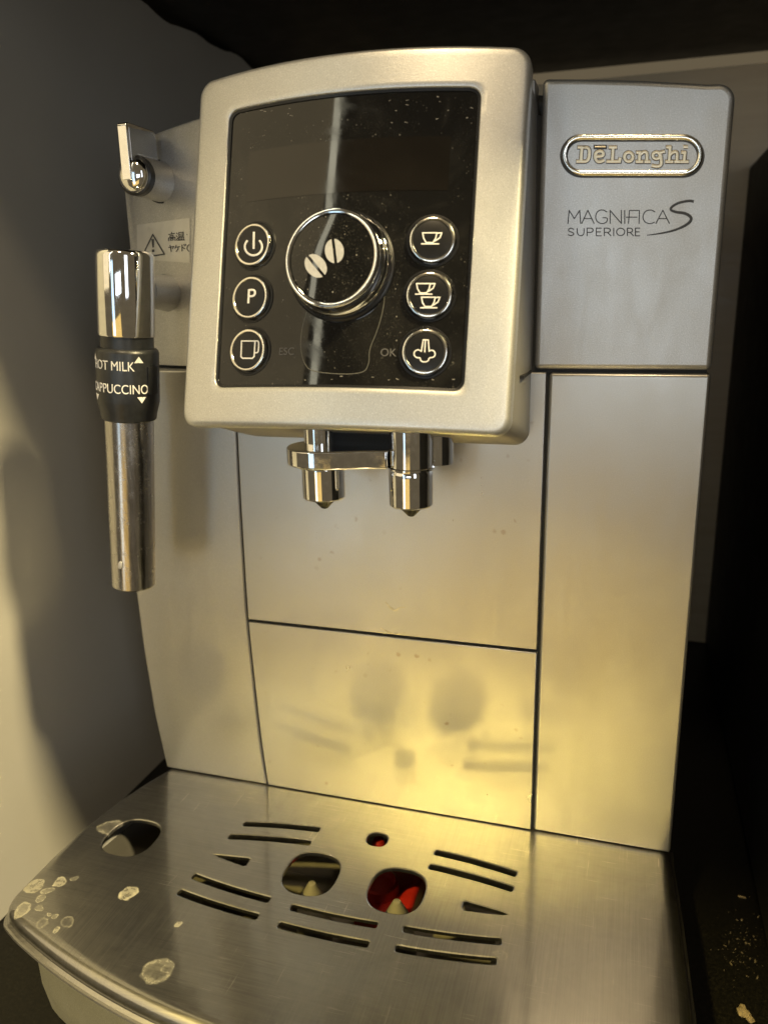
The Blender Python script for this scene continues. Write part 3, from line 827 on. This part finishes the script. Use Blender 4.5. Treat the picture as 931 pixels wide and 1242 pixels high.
KAN = [[(450, 662), (482, 656)], [(466, 650), (466, 660)], [(458, 668), (474, 666), (474, 674), (458, 676), 'c'], [(450, 694), (450, 680), (484, 676), (484, 692)], [(460, 684), (474, 682), (474, 690), (460, 692), 'c'],
       [(492, 654), (497, 660)], [(490, 668), (495, 673)], [(490, 692), (498, 680)], [(504, 652), (526, 650), (526, 668), (504, 670), 'c'], [(504, 661), (526, 659)], [(502, 676), (528, 674), (528, 690), (502, 690), 'c'], [(510, 676), (510, 690)], [(519, 676), (519, 690)], [(498, 692), (532, 690)],
       [(546, 662), (547, 663)],
       [(450, 730), (478, 724), (470, 736)], [(458, 718), (464, 750)],
       [(490, 718), (484, 734)], [(488, 728), (508, 725)], [(500, 727), (498, 740), (490, 750)],
       [(520, 716), (520, 748)], [(520, 728), (534, 736)], [(530, 714), (533, 720)], [(537, 712), (540, 718)],
       ['s', (556, 714), (546, 726), (546, 740), (556, 750)]]
strokes('warning_lettering', KAN, skf, 'print_dark', up_left, 4.5, 0.15)

# ---- drip tray: steel plate with cut-outs over a basin
def plate_outline():
    left = [(-0.1160, 0.0095), (-0.1168, 0.0010), (-0.1215, -0.012), (-0.1262, -0.030), (-0.1290, -0.050), (-0.1296, -0.070), (-0.1292, -0.082)]
    rightp = [(0.1196, 0.0095), (0.1197, 0.0010), (0.1206, -0.012), (0.1216, -0.030), (0.1226, -0.055), (0.1232, -0.072), (0.1232, -0.082)]
    def fy_(x): return -0.1270 + 1.75 * (x + 0.0025) ** 2
    frontp = [(x, fy_(x)) for x in np.linspace(-0.1170, 0.1120, 40)]
    cl = chaikin([(-0.1292, -0.082), (-0.1286, -0.0985), (-0.1170, fy_(-0.1170))], 3)[1:-1]
    cr = chaikin([(0.1120, fy_(0.1120)), (0.1226, -0.0985), (0.1232, -0.082)], 3)[1:-1]
    return left + cl + frontp + cr + rightp[::-1]
PO = [np.array(p) for p in plate_outline()]
def offset_poly(P, d):
    out = []
    n = len(P)
    for i in range(n):
        a, b, c = P[i - 1], P[i], P[(i + 1) % n]
        e1 = (b - a) / np.linalg.norm(b - a); e2 = (c - b) / np.linalg.norm(c - b)
        n1 = np.array([-e1[1], e1[0]]); n2 = np.array([-e2[1], e2[0]])
        m = n1 + n2; m /= np.linalg.norm(m); k = 1 / max(0.4, m @ n1)
        out.append(b + m * d * k)
    return out
def slot(a, b, wd):
    a, b = np.array(a), np.array(b); e = (b - a) / np.linalg.norm(b - a); nn = np.array([-e[1], e[0]])
    r = wd / 2; c = r * .45; pts = []
    for cen, s in ((b, 1), (a, -1)):
        for sx, sy in ((0, -1), (.6, -.92), (.92, -.6), (.92, .6), (.6, .92), (0, 1)):
            pts.append(cen + e * s * (sx * c) + nn * s * (sy * r))
    return pts
def bent_slot(a, b, wd, sag):
    a, b = np.array(a), np.array(b); e = (b - a); nn = np.array([-e[1], e[0]]) / np.linalg.norm(e)
    n = 8; up, dn = [], []
    for k in range(n + 1):
        t = k / n; c = a + e * t + nn * sag * 4 * t * (1 - t); r = wd / 2
        if k in (0, n):
            s_ = e / np.linalg.norm(e) * (1 if k == n else -1)
            c0 = c
            for rr_, ex in ((1.0, -0.0004), (0.8, 0.0001), (0.45, 0.0003)) if k == n else ((0.45, 0.0003), (0.8, 0.0001), (1.0, -0.0004)):
                up.append(c0 + nn * r * rr_ + s_ * ex); dn.append(c0 - nn * r * rr_ + s_ * ex)
        else:
            up.append(c + nn * r); dn.append(c - nn * r)
    return dn + up[::-1]
def oval(cx, cy, hw, hh, n=10):
    pts = []
    rr = min(hw, hh)
    for k in range(4 * n):
        t = 2 * math.pi * k / (4 * n); s = 2.6
        pts.append(np.array([cx + hw * math.copysign(abs(math.cos(t)) ** (2 / s), math.cos(t)), cy + hh * math.copysign(abs(math.sin(t)) ** (2 / s), math.sin(t))]))
    return pts
W_ = 0.0031
HOLES = [bent_slot((-0.0599, -0.0290), (-0.0263, -0.0238), W_, 0.0006), bent_slot((-0.0622, -0.0386), (-0.0268, -0.0330), W_, 0.0006),
         bent_slot((-0.0647, -0.0645), (-0.0296, -0.0683), W_, -0.0006), bent_slot((-0.0656, -0.0740), (-0.0302, -0.0775), W_, -0.0006),
         bent_slot((-0.0196, -0.0695), (0.0144, -0.0692), W_, -0.0005), bent_slot((-0.0206, -0.0789), (0.0141, -0.0787), W_, -0.0005),
         bent_slot((0.0262, -0.0245), (0.0600, -0.0285), W_, 0.0006), bent_slot((0.0259, -0.0334), (0.0599, -0.0372), W_, 0.0006),
         bent_slot((0.0246, -0.0683), (0.0596, -0.0644), W_, -0.0006), bent_slot((0.0243, -0.0777), (0.0593, -0.0737), W_, -0.0006),
         [np.array(p) for p in ((-0.0625, -0.0507), (-0.0600, -0.0516), (-0.0480, -0.0536), (-0.0470, -0.0530), (-0.0470, -0.0492), (-0.0480, -0.0487), (-0.0600, -0.0502))],
         [np.array(p) for p in ((0.0430, -0.0520), (0.0440, -0.0532), (0.0580, -0.0516), (0.0600, -0.0508), (0.0580, -0.0500), (0.0440, -0.0485), (0.0430, -0.0492))],
         oval(-0.1030, -0.0505, 0.0112, 0.0117), oval(-0.0192, -0.0502, 0.0110, 0.0122), oval(0.0166, -0.0500, 0.0110, 0.0122),
         oval(0.0002, -0.0233, 0.0045, 0.0042, 6)]
tray = empty('drip_tray', (0, 0, 0), mach)
bm = bmesh.new()
ri = 0.0042
flat_o = offset_poly(PO, ri + 0.0012)
def loopv(P, z): return [bm.verts.new((p[0], p[1], z)) for p in P]
o_loop = loopv(flat_o, TRAY_Z)
edges = [bm.edges.new((o_loop[i], o_loop[(i + 1) % len(o_loop)])) for i in range(len(o_loop))]
hole_loops = []
for h in HOLES:
    c = sum(h) / len(h)
    big = []
    n = len(h)
    grown = offset_poly(h, 0.0005)
    # pick the outward side
    if sum(np.linalg.norm(g - c) for g in grown) < sum(np.linalg.norm(p - c) for p in h): grown = offset_poly(h, -0.0005)
    lv = loopv(grown, TRAY_Z)
    edges += [bm.edges.new((lv[i], lv[(i + 1) % n])) for i in range(n)]
    hole_loops.append((lv, h))
bmesh.ops.triangle_fill(bm, use_beauty=True, use_dissolve=False, edges=edges)
for f in bm.faces:
    f.normal_update()
def skin(a, b):
    n = len(a)
    for i in range(n):
        j = (i + 1) % n; bm.faces.new((a[i], a[j], b[j], b[i]))
prev = o_loop
steps = [(ri, 0.0)]
for k in range(1, 6):
    a = k / 5 * math.pi / 2 * 0.92
    steps.append((ri * (1 - math.sin(a)), -ri * (1 - math.cos(a))))
steps += [(0.0001, -0.0062), (-0.0010, -0.0070), (-0.0018, -0.0072), (-0.0021, -0.0077), (-0.0018, -0.0082), (-0.0004, -0.0084), (0.004, -0.0084)]
for d, dz in steps:
    cur = loopv(offset_poly(PO, d), TRAY_Z + dz); skin(prev, cur); prev = cur
for lv, h in hole_loops:
    a = loopv(h, TRAY_Z - 0.00025); skin(lv, a)
    b = loopv(h, TRAY_Z - 0.0016); skin(a, b)
plate = from_bm('cover_plate', bm, 'plate', tray, 20)
# basin below
ins = [offset_poly(PO, 0.0085), offset_poly(PO, 0.0090), offset_poly(PO, 0.0115), offset_poly(PO, 0.0115)]
rr = []
for P_, z in ((offset_poly(PO, 0.0135), 0.0498), (offset_poly(PO, 0.0090), 0.0500), (offset_poly(PO, 0.0072), 0.0515), (offset_poly(PO, 0.0078), 0.020), (offset_poly(PO, 0.0100), 0.006), (offset_poly(PO, 0.0125), 0.0012)):
    rr.append([(p[0], min(p[1], -0.001), z) for p in P_])
rings_mesh('basin', rr[1:], 'silver', tray, False, True)
rr = [[(p[0], min(p[1], -0.004), z) for p in offset_poly(PO, d)] for d, z in ((0.0095, 0.0505), (0.0125, 0.030), (0.016, 0.0195))]
rings_mesh('basin_liner', rr, 'basin', tray, False, True)
for px, py in ((378, 1070), (481, 1092)):
    q = on((px, py), z=0.0500)
    lathe('liner_pin', (q[0], q[1], 0.0190), (0, 0, 1), [(0.0075, 0.0), (0.0068, 0.017), (0.0050, 0.024), (0.0016, 0.0305), (0.0004, 0.0310)], 'pin', tray, 24)
q = on((474, 1078), z=0.036)
box('float', (q[0], q[1], 0.0300), (0.0230, 0.036, 0.012), 'red', tray, 0.002)
lathe('float_boss', (q[0] - 0.0045, q[1] - .002, 0.035), (0, 0, 1), [(0.0085, 0), (0.0082, 0.0055), (0.0070, 0.0062), (0.0062, 0.003)], 'red', tray, 32)
q = on((459, 1024), z=0.0500)
lathe('float_stem', (q[0], q[1], 0.036), (0, 0, 1), [(0.0034, 0), (0.0034, 0.014), (0.0022, 0.0165)], 'red', tray, 20)
lathe('drain_cup', (-0.1035, -0.0600, 0.0200), (0, 0, 1), [(0.0100, 0.0), (0.0100, 0.018), (0.0085, 0.019), (0.0080, 0.012), (0.0040, 0.012)], 'pin', tray, 32)
box('liner_rib', (-0.070, -0.055, 0.0275), (0.0025, 0.075, 0.016), 'basin', tray, 0.0006)
box('liner_rib', (0.055, -0.055, 0.0275), (0.0025, 0.075, 0.016), 'basin', tray, 0.0006)

# ------------------------------------------------------------------ crumbs on the worktop
def crumb(name, x, y, r, label, mat='crumb', n=2):
    bmx = bmesh.new(); bmesh.ops.create_icosphere(bmx, subdivisions=n, radius=r)
    rnd = random.Random(int((x * 1e5) + y * 1e6))
    for v in bmx.verts:
        v.co *= 0.65 + 0.6 * rnd.random(); v.co.z *= 0.7
    lo = min(v.co.z for v in bmx.verts)
    bmesh.ops.translate(bmx, vec=(0, 0, -lo), verts=bmx.verts)
    o = from_bm(name, bmx, mat, None, 50); o.location = (x, y, 0.0)
    o['label'] = label; o['category'] = 'crumb'; return o
p = on((900, 1232), z=0); crumb('bread_crumb', p[0], p[1], 0.0026, 'pale yellow crumb, the largest lying on the black worktop')
p = on((908, 1239), z=0); crumb('bread_crumb', p[0], p[1], 0.0017, 'small pale crumb touching the largest crumb on the worktop')
p = on((899, 1089), z=0)
o = box('wood_splinter', (p[0], p[1], 0.0005), (0.0034, 0.0009, 0.0008), 'crumb', None, 0.0002, (0, 0, -0.1))
o['label'] = 'tiny brown splinter beyond the dust patch on the worktop'; o['category'] = 'splinter'
# uncountable dust patch
bm = bmesh.new(); rnd = random.Random(3)
for _ in range(150):
    t = rnd.gauss(0, 1); s = rnd.gauss(0, 1)
    px, py = 897 + t * 13, 1150 + s * 22 + t * 4
    q = on((px, py), z=0); r = 0.00010 + 0.00055 * rnd.random() ** 5
    m_ = Matrix.Translation((q[0], q[1], r * 0.5)) @ Euler((rnd.random() * 3, rnd.random() * 3, rnd.random() * 3)).to_matrix().to_4x4() @ Matrix.Diagonal((r * (1 + 2 * rnd.random()), r, r * .6, 1))
    bmesh.ops.create_icosphere(bm, subdivisions=1, radius=1.0, matrix=m_)
o = from_bm('dust', bm, 'dust', None, 60); o['kind'] = 'stuff'; o['label'] = 'scatter of fine pale dust on the black worktop'; o['category'] = 'dust'
